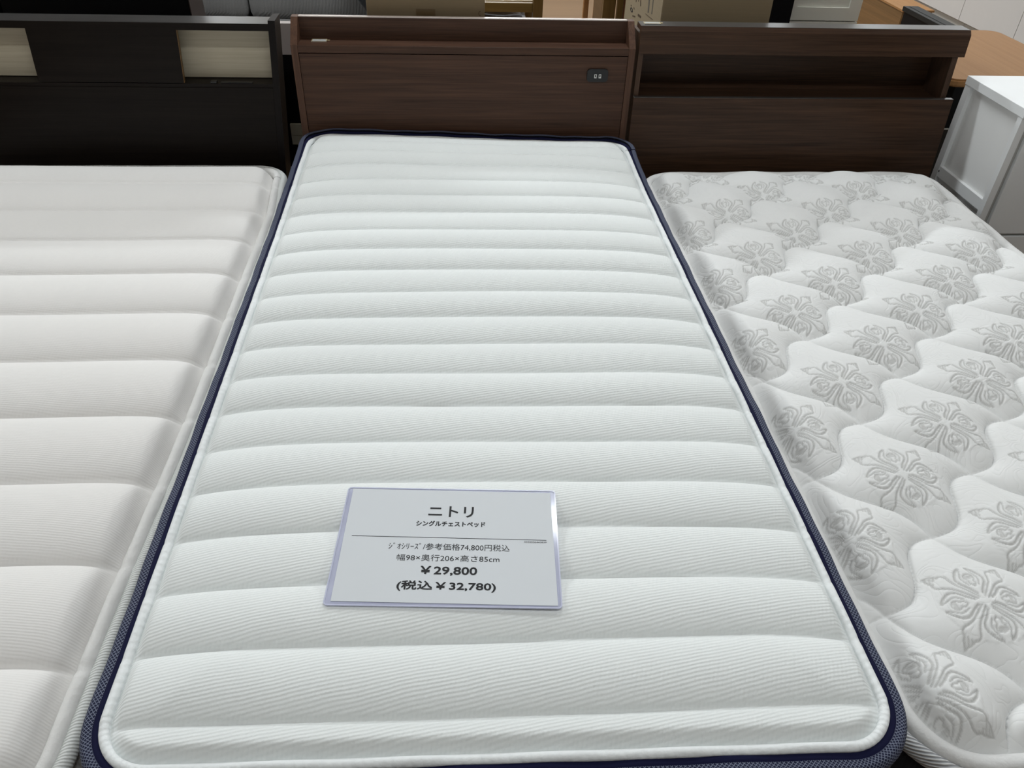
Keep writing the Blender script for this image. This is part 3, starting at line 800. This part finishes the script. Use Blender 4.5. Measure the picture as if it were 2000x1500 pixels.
# sofa
def cushion(name, x0, x1, y0, y1, z0, z1, mat, parent, puff=0.03, label=None, rot=None):
    bm = bmesh.new(); box(bm, x0, x1, y0, y1, z0, z1)
    bmesh.ops.subdivide_edges(bm, edges=bm.edges[:], cuts=9, use_grid_fill=True)
    c = Vector(((x0+x1)/2, (y0+y1)/2, (z0+z1)/2)); h = Vector(((x1-x0)/2, (y1-y0)/2, (z1-z0)/2))
    rr = min(h)*0.35
    for v in bm.verts:
        p = v.co-c; q = Vector([max(-(h[i]-rr), min(h[i]-rr, p[i])) for i in range(3)])
        dlt = p-q
        if dlt.length > 1e-6: p = q+dlt.normalized()*rr
        f = [1-abs(p[i]/h[i])**2 for i in range(3)]
        p = Vector([p[i]+math.copysign(puff, p[i])*max(0, f[(i+1) % 3])*max(0, f[(i+2) % 3])*(abs(p[i])/h[i])**3 for i in range(3)])
        p.z += 0.004*math.sin(p.x*31)*math.sin(p.y*17)
        v.co = c+(rot @ p if rot else p)
    return obj(name, bm, mat, parent, label, True)
t = thing('sofa', 'charcoal grey fabric sofa beyond the gap left of the cardboard box', 'sofa', (-0.95, 1.6, 0))
cushion('seat_base', -1.62, -0.32, 1.02, 1.95, 0.08, 0.31, M['sofa'], t, 0.0)
cushion('seat_cushion', -1.60, -0.985, 1.04, 1.70, 0.31, 0.465, M['sofa'], t, 0.012)
cushion('seat_cushion', -0.98, -0.33, 1.04, 1.70, 0.31, 0.465, M['sofa'], t, 0.012)
cushion('back_cushion', -1.60, -0.990, 1.70, 1.92, 0.44, 0.86, M['sofa'], t, 0.015)
cushion('back_cushion', -0.980, -0.33, 1.70, 1.92, 0.44, 0.86, M['sofa'], t, 0.015)
cushion('backrest', -1.62, -0.32, 1.93, 2.05, 0.10, 0.76, M['sofa'], t, 0.0)
cushion('armrest', -1.80, -1.62, 1.02, 2.02, 0.08, 0.58, M['sofa'], t, 0.01)
cushion('armrest', -0.32, -0.18, 1.02, 2.02, 0.08, 0.46, M['sofa'], t, 0.01)
for lx_ in (-1.74, -0.25):
    for ly_ in (1.08, 1.94): obj('leg', bx(lx_-0.02, lx_+0.02, ly_-0.02, ly_+0.02, 0, 0.085), M['black'], t)
t = thing('cushion', 'dark grey throw cushion leaning in the corner of the sofa', 'cushion', (-0.42, 1.62, 0.42))
cushion('cover', -0.475, -0.255, 1.55, 1.645, 0.535, 0.755, M['pillow'], t, 0.012, rot=Matrix.Rotation(math.radians(-32), 3, 'Y'))
t.location = (-0.42, 1.62, 0.42)

# pine frame with wrapped pack
t = thing('shelf_unit', 'low varnished pine slatted frame right of the centre cardboard box', 'shelf', (0.10, 1.35, 0))
obj('post', bx(0.304, 0.345, 1.18, 1.225, 0, 0.74, bev=0.003), M['pine_v'], t)
obj('post', bx(-0.10, -0.06, 1.18, 1.225, 0, 0.74, bev=0.003), M['pine_v'], t)
obj('post', bx(0.304, 0.345, 1.56, 1.60, 0, 0.74, bev=0.003), M['pine_v'], t)
obj('post', bx(-0.10, -0.06, 1.56, 1.60, 0, 0.74, bev=0.003), M['pine_v'], t)
obj('front_rail', bx(-0.06, 0.304, 1.195, 1.215, 0.612, 0.649, bev=0.002), M['pine'], t)
obj('rear_rail', bx(-0.06, 0.304, 1.57, 1.59, 0.612, 0.649, bev=0.002), M['pine'], t)
for i in range(5):
    obj('slat', bx(-0.08, 0.325, 1.24+i*0.065, 1.29+i*0.065, 0.635, 0.647), M['pine'], t)
obj('lower_shelf', bx(-0.059, 0.303, 1.19, 1.59, 0.48, 0.498), M['pine'], t)
cushion('wrapped_pack', -0.04, 0.285, 1.26, 1.54, 0.506, 0.572, M['plastic_grey'], None, 0.006)
tag(bpy.data.objects['wrapped_pack'], 'grey plastic-wrapped pack lying inside the pine frame', 'pack')
for i, (cx_, cl) in enumerate(((0.135, (0.35, 0.5, 0.3)), (0.165, (0.8, 0.78, 0.7)), (0.205, (0.5, 0.15, 0.1)), (0.25, (0.72, 0.7, 0.6)))):
    mm_ = plain('cover_colour_%d' % i, cl, 0.5)
    nm = ('green', 'white', 'red', 'cream')[i]
    tag(obj('booklet', bx(cx_-0.014, cx_+0.014, 1.30, 1.44, 0.6475, 0.67, bev=0.001), mm_), 'small %s booklet lying on top of the pine frame' % nm, 'booklet', 'booklets on the pine frame')

# chair beyond
t = thing('dining_chair', 'pale wooden chair standing on the open floor in the distance', 'chair', (0.98, 2.7, 0))
for a_, b_ in ((0.80, 2.5), (1.16, 2.5), (0.80, 2.88), (1.16, 2.88)):
    obj('leg', bx(a_-0.014, a_+0.018, b_-0.016, b_+0.016, 0, 0.42 if b_ < 2.6 else 0.85, bev=0.004), M['oak'], t)
obj('seat', bx(0.77, 1.20, 2.47, 2.91, 0.42, 0.45, bev=0.008), M['oak'], t)
obj('backrest', bx(0.82, 1.15, 2.875, 2.895, 0.62, 0.83, bev=0.006), M['oak'], t)
obj('side_stretcher', bx(0.79, 0.81, 2.5, 2.88, 0.15, 0.18), M['oak'], t)

# boards beside the printed carton
t = thing('bookcase', 'narrow upright wooden stand just left of the printed cardboard box', 'shelf', (0.62, 0.98, 0))
obj('upright', bx(0.547, 0.596, 0.90, 0.925, 0, 0.95, bev=0.002), M['pine_v'], t)
obj('upright', bx(0.600, 0.622, 0.885, 0.91, 0, 0.95, bev=0.002), M['pine_v'], t)
obj('upright', bx(0.626, 0.72, 0.895, 0.92, 0, 0.95, bev=0.002), M['redwood'], t, 'reddish-brown board')
obj('side_board', bx(0.547, 0.57, 0.926, 1.12, 0, 0.95), M['oak_z'], t)
obj('bottom_shelf', bx(0.571, 0.72, 0.921, 1.12, 0.1, 0.12), M['oak_z'], t)
obj('upper_shelf', bx(0.571, 0.72, 0.921, 1.12, 0.93, 0.95), M['oak_z'], t)

# black cabinet side, white drawers
t = thing('cabinet', 'narrow black cabinet between the printed box and the white drawers', 'cabinet', (1.08, 0.92, 0))
obj('body', bx(0.96, 1.222, 0.72, 1.12, 0, 1.0, bev=0.002), M['black'], t)
obj('door', bx(0.965, 1.218, 0.708, 0.7195, 0.04, 0.99), M['black'], t)
t = thing('drawer_chest', 'cream-white drawer chest with recessed panel fronts behind the right headboard', 'chest of drawers', (1.4, 1.0, 0))
ww = M['white_wood']
obj('body', bx(1.252, 1.526, 0.818, 1.2, 0, 0.98), ww, t)
for i in range(4):
    zt = 0.6885+0.2425*(i-2)
    zb_ = zt; zt2 = zt+0.2385
    bm = bmesh.new()
    fx0, fx1 = 1.254, 1.524; b = 0.046
    box(bm, fx0, fx1, 0.80, 0.8175, zb_, zb_+b); box(bm, fx0, fx1, 0.80, 0.8175, zt2-b, zt2)
    box(bm, fx0, fx0+0.02, 0.80, 0.8175, zb_+b, zt2-b); box(bm, fx1-b, fx1, 0.80, 0.8175, zb_+b, zt2-b)
    dr = obj('drawer', bm, ww, t)
    obj('recessed_panel', bx(fx0+0.02, fx1-b, 0.808, 0.8175, zb_+b, zt2-b), ww, dr)

# brown chest, black board, table
t = thing('chest', 'light brown wooden chest behind the white drawers', 'chest', (2.49, 2.5, 0))
obj('body', bx(2.41, 2.578, 2.085, 3.0, 0, 0.440, bev=0.001), M['oak_z'], t)
obj('top', bx(2.404, 2.585, 2.077, 3.01, 0.4415, 0.452, bev=0.001), M['oak'], t)
t = thing('headboard', 'black headboard panel standing sideways behind the tan table', 'headboard', (2.23, 1.25, 0))
obj('panel', bx(2.20, 2.262, 0.92, 1.695, 0.0, 0.53, bev=0.001), M['black'], t)
obj('cap', bx(2.192, 2.268, 0.915, 1.705, 0.5305, 0.552, bev=0.001), M['black_top'], t)
obj('cap_inlay', bx(2.215, 2.262, 0.925, 1.690, 0.5525, 0.5535), M['black_top'], t)

t = thing('table', 'tan wooden table with rounded corners behind the white cabinet', 'table', (1.85, 0.48, 0))
def ttop():
    r = 0.05; x0, x1, y0, y1 = 1.570, 2.105, 0.172, 0.812
    pts = rrect((x0+x1)/2, (y0+y1)/2, x1-x0, y1-y0, r)
    bm = prism_z(bmesh.new(), pts, 0.635, 0.66)
    bmesh.ops.bevel(bm, geom=[e for e in bm.edges if abs(e.verts[0].co.z-e.verts[1].co.z) < 1e-5], offset=0.006, segments=2, affect='EDGES')
    return bm
obj('table_top', ttop(), M['oak'], t, smooth=False)
obj('apron', bx(1.615, 2.06, 0.190, 0.205, 0.490, 0.635), M['black'], t, 'black apron under the top')
obj('apron', bx(1.615, 1.630, 0.205, 0.79, 0.560, 0.635), M['black'], t, 'black apron under the top')
for a_, b_ in ((2.03, 0.22), (1.80, 0.76), (2.03, 0.76)):
    obj('leg', bx(a_, a_+0.035, b_-0.0, b_+0.035, 0.0, 0.635), M['black'], t)
obj('leg', bx(1.80, 1.835, 0.22, 0.255, 0.0, 0.635), M['black'], t)
obj('edge_strip', bx(1.6145, 1.70, 0.186, 0.1895, 0.4905, 0.495), M['cabinet_plinth'], t, 'thin pale edge strip')

# run of warm-white cabinets at the far right
for i in range(5):
    y0 = 1.375+i*0.637
    t = thing('wardrobe', ('large warm-white wardrobe unit nearest the tan table', 'large warm-white wardrobe unit, second from the tan table', 'large warm-white wardrobe unit, middle one of the far run',
              'large warm-white wardrobe unit, fourth from the tan table', 'large warm-white wardrobe unit, farthest in the run')[i], 'wardrobe', (3.8, y0+0.318, 0), 'warm-white wardrobes along the right')
    obj('body', bx(3.521, 4.1, y0+0.002, y0+0.635, 0.128, 2.0), M['cabinet_white'], t)
    obj('door', bx(3.50, 3.52, y0+0.0025, y0+0.6345, 0.130, 1.99, bev=0.001), M['cabinet_white'], t)
    obj('plinth', bx(3.555, 4.08, y0+0.002, y0+0.635, 0.0, 0.128), M['cabinet_plinth'], t)
